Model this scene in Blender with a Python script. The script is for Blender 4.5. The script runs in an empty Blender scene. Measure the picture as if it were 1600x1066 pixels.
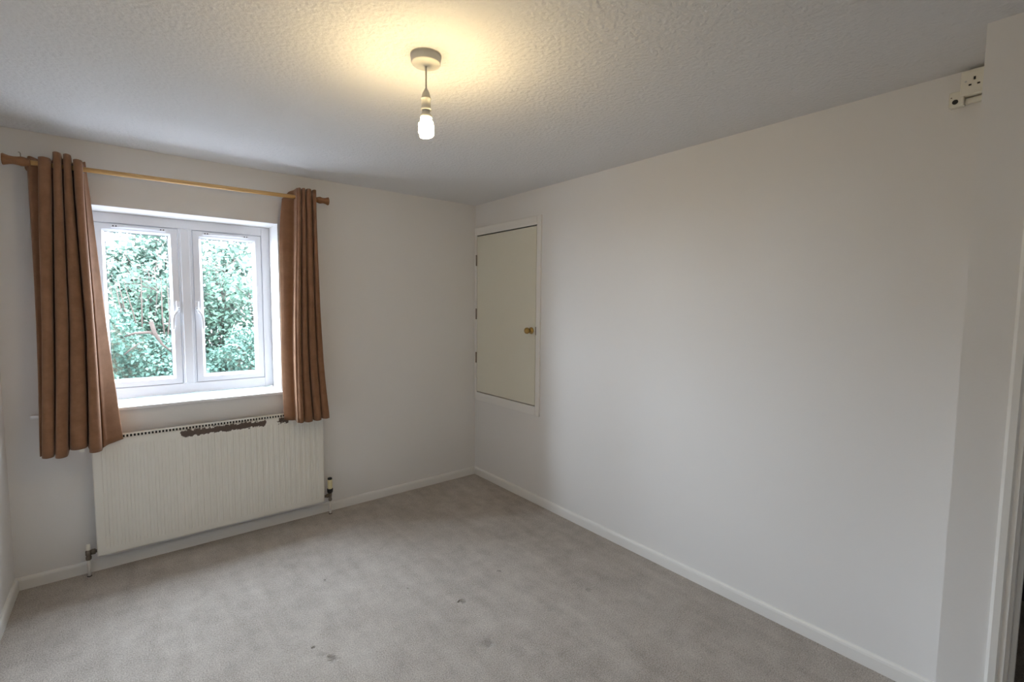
import bpy, bmesh, math, random
import numpy as np
from mathutils import Vector, Matrix

S = bpy.context.scene
C = S.collection
random.seed(7)
rng = np.random.default_rng(11)

# ---------------------------------------------------------------- camera
CAM = (-2.42131, -3.52614, 1.52916)
YAW, PITCH, ROLL, FPX = 0.678552, 0.073894, 0.00928, 746.13
cd = bpy.data.cameras.new('camera')
cam = bpy.data.objects.new('camera', cd)
C.objects.link(cam)
cd.sensor_fit = 'HORIZONTAL'
cd.sensor_width = 36.0
cd.lens = FPX * 36.0 / 1600.0
cd.clip_start = 0.02
cd.clip_end = 200
fw = Vector((math.sin(YAW) * math.cos(PITCH), math.cos(YAW) * math.cos(PITCH), -math.sin(PITCH)))
rt = Vector((math.cos(YAW), -math.sin(YAW), 0))
up = rt.cross(fw)
rt2 = rt * math.cos(ROLL) + up * math.sin(ROLL)
up2 = -rt * math.sin(ROLL) + up * math.cos(ROLL)
cam.matrix_world = Matrix(((rt2.x, up2.x, -fw.x, CAM[0]), (rt2.y, up2.y, -fw.y, CAM[1]),
                           (rt2.z, up2.z, -fw.z, CAM[2]), (0, 0, 0, 1)))
S.camera = cam

# ---------------------------------------------------------------- sky, exposure
wd = bpy.data.worlds.new('overcast_sky')
S.world = wd
wd.use_nodes = True
bg = wd.node_tree.nodes['Background']
bg.inputs['Color'].default_value = (0.75, 0.845, 1.0, 1)
bg.inputs['Strength'].default_value = 84.0
LAMP_STRENGTH = 275.0
S.view_settings.view_transform = 'Standard'
S.view_settings.look = 'None'
S.view_settings.gamma = 1.0
S.view_settings.use_curve_mapping = False
S.view_settings.exposure = 0.0
S.cycles.max_bounces = 8
S.cycles.diffuse_bounces = 5
S.cycles.glossy_bounces = 2
S.cycles.transmission_bounces = 2
S.cycles.transparent_max_bounces = 6
S.cycles.caustics_reflective = False
S.cycles.caustics_refractive = False
S.cycles.sample_clamp_indirect = 6.0

# ---------------------------------------------------------------- materials
def nmat(name):
    m = bpy.data.materials.new(name)
    m.use_nodes = True
    nt = m.node_tree
    b = nt.nodes['Principled BSDF']
    return m, nt, b

def node(nt, t, **kw):
    n = nt.nodes.new(t)
    for k, v in kw.items():
        if k in n.inputs.keys():
            n.inputs[k].default_value = v
        else:
            setattr(n, k, v)
    return n

def pmat(name, col, rough=0.5, metal=0.0, bump=None, var=0.0, coat=0.0, spec=0.5):
    m, nt, b = nmat(name)
    b.inputs['Base Color'].default_value = (*col, 1)
    b.inputs['Roughness'].default_value = rough
    b.inputs['Metallic'].default_value = metal
    b.inputs['Coat Weight'].default_value = coat
    b.inputs['Specular IOR Level'].default_value = spec
    tc = node(nt, 'ShaderNodeTexCoord')
    if var:
        n = node(nt, 'ShaderNodeTexNoise', Scale=3.0, Detail=5.0)
        nt.links.new(tc.outputs['Object'], n.inputs['Vector'])
        r = node(nt, 'ShaderNodeMix', data_type='RGBA')
        r.inputs['A'].default_value = (*[c * (1 - var) for c in col], 1)
        r.inputs['B'].default_value = (*[min(1, c * (1 + var)) for c in col], 1)
        nt.links.new(n.outputs['Fac'], r.inputs['Factor'])
        nt.links.new(r.outputs['Result'], b.inputs['Base Color'])
    if bump:
        sc, st, dist = bump
        n = node(nt, 'ShaderNodeTexNoise', Scale=sc, Detail=3.0)
        nt.links.new(tc.outputs['Object'], n.inputs['Vector'])
        bp = node(nt, 'ShaderNodeBump', Strength=st, Distance=dist)
        nt.links.new(n.outputs['Fac'], bp.inputs['Height'])
        nt.links.new(bp.outputs['Normal'], b.inputs['Normal'])
    return m

def matt(name, col, scale, strength, dist, detail=1.0):
    m = bpy.data.materials.new(name)
    m.use_nodes = True
    nt = m.node_tree
    nt.nodes.remove(nt.nodes['Principled BSDF'])
    d = node(nt, 'ShaderNodeBsdfDiffuse', Roughness=0.0)
    d.inputs['Color'].default_value = (*col, 1)
    tc = node(nt, 'ShaderNodeTexCoord')
    n = node(nt, 'ShaderNodeTexNoise', Scale=scale, Detail=detail)
    nt.links.new(tc.outputs['Object'], n.inputs['Vector'])
    bp = node(nt, 'ShaderNodeBump', Strength=strength, Distance=dist)
    nt.links.new(n.outputs['Fac'], bp.inputs['Height'])
    nt.links.new(bp.outputs['Normal'], d.inputs['Normal'])
    nt.links.new(d.outputs[0], nt.nodes['Material Output'].inputs['Surface'])
    return m

M = {}
M['wall'] = matt('wall_paint', (0.785, 0.765, 0.748), 140, 0.10, 0.002)
M['upvc'] = pmat('upvc', (0.84, 0.85, 0.89), 0.45, spec=0.3)
M['gloss'] = pmat('white_gloss_paint', (0.82, 0.80, 0.77), 0.3, bump=(60, 0.05, 0.002))
M['sillpaint'] = pmat('sill_paint', (0.88, 0.87, 0.87), 0.3)
M['cream'] = pmat('cream_paint', (0.74, 0.71, 0.60), 0.35, bump=(90, 0.06, 0.002), var=0.015)
M['plastic'] = pmat('white_plastic', (0.82, 0.785, 0.69), 0.35)
M['creamplastic'] = pmat('cream_plastic', (0.84, 0.74, 0.45), 0.4)
M['black'] = pmat('black_plastic', (0.012, 0.011, 0.011), 0.4)
M['dark'] = pmat('dark_void', (0.02, 0.018, 0.016), 0.8)  # near-black shade colour for hatch gaps and grille, also the pipe collars
M['brass'] = pmat('aged_brass', (0.42, 0.27, 0.09), 0.32, 1.0, var=0.2)
M['hingemetal'] = pmat('painted_hinge', (0.22, 0.17, 0.13), 0.5, 0.4)
M['valvemetal'] = pmat('tarnished_valve', (0.20, 0.17, 0.14), 0.45, 0.8, var=0.3)
M['steel'] = pmat('steel', (0.6, 0.6, 0.6), 0.3, 1.0)
M['pipe'] = pmat('painted_pipe', (0.72, 0.68, 0.64), 0.4)
M['bark'] = pmat('bark', (0.028, 0.022, 0.019), 0.9, bump=(40, 0.5, 0.01), var=0.35, spec=0.03)
M['bounce_ground'] = pmat('neutral_bounce_grey', (0.25, 0.245, 0.255), 0.9, bump=(25, 0.4, 0.01), var=0.15, spec=0.1)  # unseen ground kept neutral grey so its bounce brightens the ceiling
M['hallwall'] = pmat('hall_painted_shade', (0.05, 0.045, 0.055), 0.9)  # darkness of the hall put into a near-black wall colour
M['palebark'] = pmat('pale_bark', (0.022, 0.016, 0.0135), 0.9, bump=(40, 0.5, 0.01), var=0.4, spec=0.03)
M['cable'] = pmat('flex_cable', (0.70, 0.66, 0.56), 0.5)
M['rubber'] = pmat('grey_gasket', (0.12, 0.12, 0.13), 0.6)

M['ceiling'] = matt('stippled_ceiling', (0.745, 0.735, 0.735), 62, 0.6, 0.008, 2.0)

DENTS = [(-1.128, -1.531, .020, 1.0), (-1.784, -1.525, .026, .9), (-1.832, -1.398, .009, 1.2), (-1.201, -1.862, .028, .6),
         (-1.815, -1.475, .022, .35), (-0.537, -1.865, .02, .5), (-1.455, -0.18, .008, .9), (-0.80, -1.42, .012, .7),
         (-1.62, -0.90, .010, .7), (-1.30, -1.25, .008, .5)]

def carpet_mat():
    m, nt, b = nmat('beige_carpet')
    nt.nodes.remove(b)
    b = node(nt, 'ShaderNodeBsdfDiffuse', Roughness=0.5)
    nt.links.new(b.outputs[0], nt.nodes['Material Output'].inputs['Surface'])
    L = nt.links.new
    tc = node(nt, 'ShaderNodeTexCoord')
    fine = node(nt, 'ShaderNodeTexNoise', Scale=170.0, Detail=2.0, Roughness=0.8)
    mid = node(nt, 'ShaderNodeTexNoise', Scale=10.0, Detail=5.0, Roughness=0.7)
    big = node(nt, 'ShaderNodeTexNoise', Scale=1.6, Detail=2.0)
    # brushed pile: strokes stretched along one direction
    mp = node(nt, 'ShaderNodeMapping')
    mp.inputs['Rotation'].default_value = (0, 0, math.radians(38))
    mp.inputs['Scale'].default_value = (14.0, 3.0, 1.0)
    L(tc.outputs['Object'], mp.inputs['Vector'])
    st = node(nt, 'ShaderNodeTexNoise', Scale=1.0, Detail=2.0)
    L(mp.outputs['Vector'], st.inputs['Vector'])
    for n in (fine, mid, big):
        L(tc.outputs['Object'], n.inputs['Vector'])
    def mix(a, bb, f):
        x = node(nt, 'ShaderNodeMix', data_type='FLOAT')
        x.inputs['Factor'].default_value = f
        L(a, x.inputs['A']); L(bb, x.inputs['B'])
        return x.outputs['Result']
    v = mix(fine.outputs['Fac'], mid.outputs['Fac'], 0.26)
    v = mix(v, big.outputs['Fac'], 0.14)
    v = mix(v, st.outputs['Fac'], 0.12)
    rp = node(nt, 'ShaderNodeValToRGB')
    rp.color_ramp.elements[0].position = 0.38
    rp.color_ramp.elements[0].color = (0.325, 0.285, 0.250, 1)
    rp.color_ramp.elements[1].position = 0.62
    rp.color_ramp.elements[1].color = (0.67, 0.615, 0.56, 1)
    L(v, rp.inputs['Fac'])
    # furniture dents pressed into the pile
    wn = node(nt, 'ShaderNodeTexNoise', Scale=45.0, Detail=1.0)
    L(tc.outputs['Object'], wn.inputs['Vector'])
    wob = node(nt, 'ShaderNodeVectorMath', operation='MULTIPLY_ADD')
    wob.inputs[1].default_value = (.045, .045, 0)
    L(wn.outputs['Color'], wob.inputs[0])
    sh = node(nt, 'ShaderNodeVectorMath', operation='SUBTRACT')
    sh.inputs[1].default_value = (.0225, .0225, 0)
    L(tc.outputs['Object'], sh.inputs[0])
    L(sh.outputs[0], wob.inputs[2])
    dent = None
    for (x, y, r, a) in DENTS:
        d = node(nt, 'ShaderNodeVectorMath', operation='DISTANCE')
        d.inputs[1].default_value = (x, y, 0)
        L(wob.outputs[0], d.inputs[0])
        mr = node(nt, 'ShaderNodeMapRange', interpolation_type='SMOOTHSTEP')
        mr.inputs['From Min'].default_value = r * 0.2
        mr.inputs['From Max'].default_value = r * 1.35
        mr.inputs['To Min'].default_value = a
        mr.inputs['To Max'].default_value = 0.0
        L(d.outputs['Value'], mr.inputs['Value'])
        if dent is None:
            dent = mr.outputs['Result']
        else:
            s = node(nt, 'ShaderNodeMath', operation='ADD')
            L(dent, s.inputs[0]); L(mr.outputs['Result'], s.inputs[1])
            dent = s.outputs[0]
    dent_dark = node(nt, 'ShaderNodeMath', operation='MULTIPLY')  # darkens the carpet colour inside each dent
    dent_dark.inputs[1].default_value = 0.55
    L(dent, dent_dark.inputs[0])
    mc = node(nt, 'ShaderNodeMix', data_type='RGBA')
    L(dent_dark.outputs[0], mc.inputs['Factor'])
    L(rp.outputs['Color'], mc.inputs['A'])
    mc.inputs['B'].default_value = (0.13, 0.11, 0.095, 1)
    L(mc.outputs['Result'], b.inputs['Color'])
    h = node(nt, 'ShaderNodeMath', operation='MULTIPLY')
    h.inputs[1].default_value = 1.4
    L(dent, h.inputs[0])
    sub = node(nt, 'ShaderNodeMath', operation='SUBTRACT')
    L(fine.outputs['Fac'], sub.inputs[0]); L(h.outputs[0], sub.inputs[1])
    bp = node(nt, 'ShaderNodeBump', Strength=0.8, Distance=0.012)
    L(sub.outputs[0], bp.inputs['Height'])
    L(bp.outputs['Normal'], b.inputs['Normal'])
    return m
M['carpet'] = carpet_mat()

def curtain_mat():
    m, nt, b = nmat('tan_suede_fabric')
    L = nt.links.new
    tc = node(nt, 'ShaderNodeTexCoord')
    n = node(nt, 'ShaderNodeTexNoise', Scale=14.0, Detail=6.0, Roughness=0.7)
    L(tc.outputs['Object'], n.inputs['Vector'])
    rp = node(nt, 'ShaderNodeValToRGB')
    rp.color_ramp.elements[0].position = 0.3
    rp.color_ramp.elements[0].color = (0.200, 0.095, 0.048, 1)
    rp.color_ramp.elements[1].position = 0.75
    rp.color_ramp.elements[1].color = (0.270, 0.136, 0.072, 1)
    L(n.outputs['Fac'], rp.inputs['Fac'])
    L(rp.outputs['Color'], b.inputs['Base Color'])
    b.inputs['Roughness'].default_value = 0.85
    b.inputs['Specular IOR Level'].default_value = 0.2
    b.inputs['Sheen Weight'].default_value = 0.25
    b.inputs['Sheen Tint'].default_value = (0.9, 0.75, 0.65, 1)
    w = node(nt, 'ShaderNodeTexNoise', Scale=420.0, Detail=2.0)
    L(tc.outputs['Object'], w.inputs['Vector'])
    bp = node(nt, 'ShaderNodeBump', Strength=0.15, Distance=0.002)
    L(w.outputs['Fac'], bp.inputs['Height'])
    L(bp.outputs['Normal'], b.inputs['Normal'])
    tr = node(nt, 'ShaderNodeBsdfTranslucent')
    L(rp.outputs['Color'], tr.inputs['Color'])
    mx = node(nt, 'ShaderNodeMixShader')
    mx.inputs[0].default_value = 0.08
    L(b.outputs[0], mx.inputs[1]); L(tr.outputs[0], mx.inputs[2])
    L(mx.outputs[0], nt.nodes['Material Output'].inputs['Surface'])
    return m
M['curtain'] = curtain_mat()

def wood_mat(name, c1, c2, rough=0.35):
    m, nt, b = nmat(name)
    L = nt.links.new
    tc = node(nt, 'ShaderNodeTexCoord')
    mp = node(nt, 'ShaderNodeMapping')
    mp.inputs['Scale'].default_value = (4, 60, 60)
    L(tc.outputs['Object'], mp.inputs['Vector'])
    n = node(nt, 'ShaderNodeTexNoise', Scale=1.0, Detail=5.0)
    L(mp.outputs['Vector'], n.inputs['Vector'])
    rp = node(nt, 'ShaderNodeValToRGB')
    rp.color_ramp.elements[0].position = 0.3
    rp.color_ramp.elements[0].color = (*c1, 1)
    rp.color_ramp.elements[1].position = 0.7
    rp.color_ramp.elements[1].color = (*c2, 1)
    L(n.outputs['Fac'], rp.inputs['Fac'])
    L(rp.outputs['Color'], b.inputs['Base Color'])
    b.inputs['Roughness'].default_value = rough
    return m
M['pine'] = wood_mat('varnished_pine', (0.50, 0.29, 0.10), (0.62, 0.39, 0.16))
M['darkpine'] = wood_mat('stained_pine', (0.20, 0.085, 0.032), (0.29, 0.13, 0.050))

def radiator_mat():
    m, nt, b = nmat('cream_radiator_enamel')
    L = nt.links.new
    b.inputs['Roughness'].default_value = 0.4
    geo = node(nt, 'ShaderNodeNewGeometry')
    sep = node(nt, 'ShaderNodeSeparateXYZ')
    L(geo.outputs['Position'], sep.inputs[0])
    nz = node(nt, 'ShaderNodeTexNoise', Scale=48.0, Detail=5.0, Roughness=0.7)
    L(geo.outputs['Position'], nz.inputs['Vector'])
    off = node(nt, 'ShaderNodeMath', operation='MULTIPLY_ADD')
    off.inputs[1].default_value = 0.062
    off.inputs[2].default_value = -0.031
    L(nz.outputs['Fac'], off.inputs[0])
    def math_(op, a, bv):
        n = node(nt, 'ShaderNodeMath', operation=op)
        for i, q in enumerate((a, bv)):
            if isinstance(q, (int, float)):
                n.inputs[i].default_value = q
            else:
                L(q, n.inputs[i])
        return n.outputs[0]
    def boxmask(cx, hx, cz, hz):
        dx = math_('SUBTRACT', math_('ABSOLUTE', math_('SUBTRACT', sep.outputs['X'], cx), 0), hx)
        dz = math_('SUBTRACT', math_('ABSOLUTE', math_('SUBTRACT', sep.outputs['Z'], cz), 0), hz)
        d = math_('ADD', math_('MAXIMUM', dx, dz), off.outputs[0])
        return math_('LESS_THAN', d, 0.0)
    mk = math_('MAXIMUM', boxmask(-1.965, .228, .7410, .0185), boxmask(-1.626, .030, .742, .0175))
    rust = node(nt, 'ShaderNodeTexNoise', Scale=130.0, Detail=4.0)
    L(geo.outputs['Position'], rust.inputs['Vector'])
    rr = node(nt, 'ShaderNodeValToRGB')
    rr.color_ramp.elements[0].color = (0.055, 0.036, 0.026, 1)
    rr.color_ramp.elements[1].color = (0.12, 0.078, 0.055, 1)
    L(rust.outputs['Fac'], rr.inputs['Fac'])
    mx = node(nt, 'ShaderNodeMix', data_type='RGBA')
    L(mk, mx.inputs['Factor'])
    mx.inputs['A'].default_value = (0.775, 0.742, 0.675, 1)
    L(rr.outputs['Color'], mx.inputs['B'])
    L(mx.outputs['Result'], b.inputs['Base Color'])
    bp = node(nt, 'ShaderNodeBump', Strength=0.6, Distance=0.002, invert=True)
    L(mk, bp.inputs['Height'])
    L(bp.outputs['Normal'], b.inputs['Normal'])
    return m
M['radiator'] = radiator_mat()

def glass_mat():
    m, nt, b = nmat('window_glass')
    nt.nodes.remove(b)
    t = node(nt, 'ShaderNodeBsdfTransparent')
    t.inputs['Color'].default_value = (0.95, 0.97, 0.96, 1)
    g = node(nt, 'ShaderNodeBsdfGlossy', Roughness=0.01)
    mx = node(nt, 'ShaderNodeMixShader')
    mx.inputs[0].default_value = 0.05
    nt.links.new(t.outputs[0], mx.inputs[1])
    nt.links.new(g.outputs[0], mx.inputs[2])
    nt.links.new(mx.outputs[0], nt.nodes['Material Output'].inputs['Surface'])
    return m
M['glass'] = glass_mat()

def bulb_mat():
    m, nt, b = nmat('lit_bulb')
    nt.nodes.remove(b)
    e = node(nt, 'ShaderNodeEmission', Strength=LAMP_STRENGTH)
    e.inputs['Color'].default_value = (1.0, 0.75, 0.38, 1)
    nt.links.new(e.outputs[0], nt.nodes['Material Output'].inputs['Surface'])
    return m
M['bulb'] = bulb_mat()

def leaf_mat(name, c1, c2, trans=0.3):
    m, nt, b = nmat(name)
    L = nt.links.new
    geo = node(nt, 'ShaderNodeNewGeometry')
    rp = node(nt, 'ShaderNodeValToRGB')
    rp.color_ramp.elements[0].color = (*c1, 1)
    rp.color_ramp.elements[1].color = (*c2, 1)
    L(geo.outputs['Random Per Island'], rp.inputs['Fac'])
    L(rp.outputs['Color'], b.inputs['Base Color'])
    b.inputs['Roughness'].default_value = 0.6
    b.inputs['Specular IOR Level'].default_value = 0.06
    tr = node(nt, 'ShaderNodeBsdfTranslucent')
    L(rp.outputs['Color'], tr.inputs['Color'])
    mx = node(nt, 'ShaderNodeMixShader')
    mx.inputs[0].default_value = trans
    L(b.outputs[0], mx.inputs[1]); L(tr.outputs[0], mx.inputs[2])
    L(mx.outputs[0], nt.nodes['Material Output'].inputs['Surface'])
    return m
M['ivy'] = leaf_mat('ivy_leaf', (0.017, 0.036, 0.028), (0.044, 0.073, 0.055), 0.3)
M['shrub'] = leaf_mat('shrub_leaf', (0.028, 0.051, 0.038), (0.060, 0.093, 0.066), 0.4)
M['tree'] = leaf_mat('tree_leaf', (0.034, 0.055, 0.043), (0.070, 0.100, 0.077), 0.4)

# ---------------------------------------------------------------- mesh helpers
def nb():
    return bmesh.new()

def box(bm, x0, x1, y0, y1, z0, z1, bev=0.0, seg=2, mi=0):
    r = bmesh.ops.create_cube(bm, size=1.0)
    vs = r['verts']
    for v in vs:
        v.co = Vector(((x0 + x1) / 2 + v.co.x * (x1 - x0), (y0 + y1) / 2 + v.co.y * (y1 - y0), (z0 + z1) / 2 + v.co.z * (z1 - z0)))
    fs = set(f for v in vs for f in v.link_faces)
    for f in fs:
        f.material_index = mi
    if bev > 0:
        es = list({e for v in vs for e in v.link_edges})
        rr = bmesh.ops.bevel(bm, geom=es, offset=bev, offset_type='OFFSET', segments=seg, profile=0.5, affect='EDGES')
        for f in rr['faces']:
            f.material_index = mi
    return bm

def lathe(bm, prof, axis='Z', at=(0, 0, 0), seg=32, mi=0, cap=True):
    """prof: list of (radius, along)"""
    rings = []
    for r, h in prof:
        ring = []
        for k in range(seg):
            a = 2 * math.pi * k / seg
            c, s = math.cos(a) * r, math.sin(a) * r
            p = {'Z': (c, s, h), 'X': (h, c, s), 'Y': (s, h, c)}[axis]
            ring.append(bm.verts.new((p[0] + at[0], p[1] + at[1], p[2] + at[2])))
        rings.append(ring)
    for a, b in zip(rings, rings[1:]):
        for k in range(seg):
            f = bm.faces.new((a[k], a[(k + 1) % seg], b[(k + 1) % seg], b[k]))
            f.material_index = mi; f.smooth = True
    if cap:
        for ring, rev in ((rings[0], True), (rings[-1], False)):
            f = bm.faces.new(ring[::-1] if rev else ring)
            f.material_index = mi
    return bm

def tube(bm, pts, rad, seg=10, mi=0, cap=True):
    pts = [Vector(p) for p in pts]
    n = len(pts)
    rads = rad if hasattr(rad, '__len__') else [rad] * n
    rings = []
    ref = None
    for i, p in enumerate(pts):
        t = (pts[min(i + 1, n - 1)] - pts[max(i - 1, 0)]).normalized()
        if ref is None:
            ref = t.orthogonal().normalized()
        else:
            ref = (ref - t * ref.dot(t))
            ref = ref.normalized() if ref.length > 1e-6 else t.orthogonal().normalized()
        bi = t.cross(ref)
        rings.append([bm.verts.new(p + (ref * math.cos(2 * math.pi * k / seg) + bi * math.sin(2 * math.pi * k / seg)) * rads[i]) for k in range(seg)])
    for a, b in zip(rings, rings[1:]):
        for k in range(seg):
            f = bm.faces.new((a[k], a[(k + 1) % seg], b[(k + 1) % seg], b[k]))
            f.material_index = mi; f.smooth = True
    if cap:
        bm.faces.new(rings[0][::-1]).material_index = mi
        bm.faces.new(rings[-1]).material_index = mi
    return bm

def prism(bm, prof, axis, a0, a1, mi=0):
    """extrude a closed 2-D profile along an axis. axis X: prof=(y,z); Y: prof=(x,z); Z: prof=(x,y)"""
    def P(p, a):
        return {'X': (a, p[0], p[1]), 'Y': (p[0], a, p[1]), 'Z': (p[0], p[1], a)}[axis]
    A = [bm.verts.new(P(p, a0)) for p in prof]
    B = [bm.verts.new(P(p, a1)) for p in prof]
    n = len(prof)
    for k in range(n):
        bm.faces.new((A[k], A[(k + 1) % n], B[(k + 1) % n], B[k])).material_index = mi
    bm.faces.new(A[::-1]).material_index = mi
    bm.faces.new(B).material_index = mi
    return bm

def finish(bm, name, mats, off=(0, 0, 0), smooth_angle=None):
    bmesh.ops.recalc_face_normals(bm, faces=bm.faces[:])
    me = bpy.data.meshes.new(name)
    if any(off):
        bmesh.ops.translate(bm, verts=bm.verts[:], vec=-Vector(off))
    bm.to_mesh(me); bm.free()
    for m in (mats if isinstance(mats, (list, tuple)) else [mats]):
        me.materials.append(m)
    return me

def root_off(o):
    p = o
    while p.parent is not None:
        p = p.parent
    return tuple(p.location)

def tag(o, label, cat, kind=None, group=None):
    o['label'] = label
    o['category'] = cat
    if kind: o['kind'] = kind
    if group: o['group'] = group
    return o

def thing(name, loc, label, cat, kind=None, group=None):
    o = bpy.data.objects.new(name, None)
    o.empty_display_size = 0.1
    C.objects.link(o)
    o.location = loc
    return tag(o, label, cat, kind, group)

def part(name, bm, mats, parent, label=None, kind=None):
    me = finish(bm, name, mats, root_off(parent))
    o = bpy.data.objects.new(name, me)
    C.objects.link(o)
    o.parent = parent
    if label: o['label'] = label
    if kind: o['kind'] = kind
    return o

def solo(name, bm, mats, label, cat, kind=None, off=(0, 0, 0), group=None):
    me = finish(bm, name, mats, off)
    o = bpy.data.objects.new(name, me)
    C.objects.link(o)
    o.location = off
    return tag(o, label, cat, kind, group)

# ---------------------------------------------------------------- dimensions (metres; origin = back right floor corner)
W, H, NEAR = 2.937, 2.40, -4.45
WX0, WX1, WZ0, WZ1 = -2.612, -1.612, 0.935, 2.062      # window opening
FY = 0.24                                              # window frame face
BX, BY = -0.343, -3.244                                # wall that steps into the room on the right

# ---------------------------------------------------------------- room shell
bm = nb(); box(bm, -W - .12, 1.3, NEAR - .12, .32, -.12, 0)
solo('floor', bm, M['carpet'], 'worn beige grey carpet covering the whole floor', 'carpet', 'structure')
bm = nb(); box(bm, -W - .12, 1.3, NEAR - .12, .32, H, H + .12)
solo('ceiling', bm, M['ceiling'], 'white stippled ceiling above the bare bulb', 'ceiling', 'structure')

bm = nb()
X0, X1 = -W - .12, .12
for a in ((X0, WX0, 0, H), (WX1, X1, 0, H), (WX0, WX1, 0, WZ0 - .022), (WX0, WX1, WZ1, H)):
    box(bm, a[0], a[1], 0, .32, a[2], a[3])
bmesh.ops.remove_doubles(bm, verts=bm.verts[:], dist=1e-5)
solo('wall_back', bm, M['wall'], 'white painted wall around the window and radiator', 'wall', 'structure')

HY0, HY1, HZ0, HZ1 = -.822, -.034, .758, 2.136         # cupboard hatch opening
bm = nb()
for a in ((BY, HY0, 0, H), (HY1, 0, 0, H), (HY0, HY1, 0, HZ0), (HY0, HY1, HZ1, H)):
    box(bm, 0, .12, a[0], a[1], a[2], a[3])
bmesh.ops.remove_doubles(bm, verts=bm.verts[:], dist=1e-5)
solo('wall_right', bm, M['wall'], 'long bare white wall holding the cupboard hatch', 'wall', 'structure')

bm = nb(); box(bm, -W - .12, -W, NEAR, 0, 0, H)
solo('wall_left', bm, M['wall'], 'narrow strip of white wall at the left edge', 'wall', 'structure')
bm = nb(); box(bm, -W - .12, 1.3, NEAR - .12, NEAR, 0, H)
solo('wall_near', bm, M['wall'], 'white wall behind the viewer', 'wall', 'structure')

# stepped-in wall with the doorway (door opening from DY0 to DY1)
DY1, DY0, DZ = -3.405, -4.19, 2.04
bm = nb()
box(bm, BX, .12, DY1 + .02, BY, 0, H)
box(bm, BX, BX + .11, NEAR, DY0 - .02, 0, H)
box(bm, BX, BX + .11, DY0 - .02, DY1 + .02, DZ + .02, H)
solo('wall_doorway', bm, M['wall'], 'shaded white wall stepping forward at the right edge', 'wall', 'structure')
# hall beyond the doorway, its lack of light painted into the walls
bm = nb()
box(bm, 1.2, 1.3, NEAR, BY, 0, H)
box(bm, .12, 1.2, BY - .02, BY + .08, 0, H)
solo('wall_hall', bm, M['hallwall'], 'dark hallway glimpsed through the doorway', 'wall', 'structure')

# baseboards with rounded top
def bb_prof(t, h):
    return [(0, 0), (t, 0), (t, h - .016), (t * .86, h - .007), (t * .5, h - .001), (0, h)]
T, BH = .015, .066
bm = nb(); prism(bm, [(-a, b) for a, b in bb_prof(T, BH)], 'X', -W, 0)
solo('baseboard_back', bm, M['gloss'], 'white rounded baseboard below the radiator and window', 'baseboard', 'structure')
bm = nb(); prism(bm, [(-a, b) for a, b in bb_prof(T, BH)], 'Y', BY, -T)
solo('baseboard_right', bm, M['gloss'], 'white baseboard along the long bare wall', 'baseboard', 'structure')
bm = nb(); prism(bm, [(-W + a, b) for a, b in bb_prof(T, BH)], 'Y', NEAR, -T)
solo('baseboard_left', bm, M['gloss'], 'short stretch of white baseboard at the left edge', 'baseboard', 'structure')
bm = nb(); prism(bm, [(BX - a, b) for a, b in bb_prof(T, BH)], 'Y', DY1 + .06, BY)
solo('baseboard_doorway', bm, M['gloss'], 'white baseboard on the stepped wall beside the doorway', 'baseboard', 'structure')

# ---------------------------------------------------------------- doorway trim
r = thing('trim_1', (BX, DY1, 0), 'white moulded door architrave and lining at right edge', 'door frame', 'structure')
A0 = DY1 + .048
bm = nb()
ap = [(BX, A0), (BX - .010, A0), (BX - .018, A0 - .008), (BX - .018, A0 - .024), (BX - .012, A0 - .029), (BX - .012, DY1 + .008), (BX, DY1 + .008)]
prism(bm, ap, 'Z', 0, DZ + .055)
part('architrave', bm, M['gloss'], r)
bm = nb()
ap2 = [(BX, DZ - .008 + .063), (BX - .010, DZ + .055), (BX - .018, DZ + .047), (BX - .018, DZ + .03), (BX - .012, DZ + .026), (BX - .012, DZ - .008), (BX, DZ - .008)]
prism(bm, ap2, 'Y', DY0 - .05, DY1 + .008)
part('architrave', bm, M['gloss'], r)
bm = nb(); box(bm, BX - .002, BX + .112, DY1, DY1 + .02, 0, DZ, .001)
part('lining', bm, M['gloss'], r)
bm = nb(); box(bm, BX - .002, BX + .112, DY0 - .02, DY0, 0, DZ, .001)
part('lining', bm, M['gloss'], r)
bm = nb(); box(bm, BX - .002, BX + .112, DY0 - .02, DY1 + .02, DZ, DZ + .02, .001)
part('lining', bm, M['gloss'], r)
bm = nb(); box(bm, BX + .045, BX + .08, DY1 - .012, DY1, 0, DZ, .002)
part('door_stop', bm, M['gloss'], r)

# ---------------------------------------------------------------- window
r = thing('window_1', ((WX0 + WX1) / 2, FY, WZ0), 'white double casement window looking onto the leafy hedge', 'window', 'structure')
FB = FY + .068
MX0, MX1 = -2.147, -2.073
fw_ = .052
bm = nb()
box(bm, WX0, WX0 + fw_, FY, FB, WZ0, WZ1, .004)
box(bm, WX1 - fw_, WX1, FY, FB, WZ0, WZ1, .004)
box(bm, WX0 + fw_ - .001, WX1 - fw_ + .001, FY, FB, WZ1 - .060, WZ1, .004)
box(bm, WX0 + fw_ - .001, WX1 - fw_ + .001, FY, FB, WZ0, WZ0 + .065, .004)
part('outer_frame', bm, M['upvc'], r)
bm = nb()
box(bm, MX0, MX1, FY + .004, FB, WZ0 + .064, WZ1 - .059, .003)
box(bm, MX0 + .010, MX1 - .014, FY - .010, FY + .006, WZ0 + .064, WZ1 - .059, .006, 3)
part('mullion', bm, M['upvc'], r)

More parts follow.
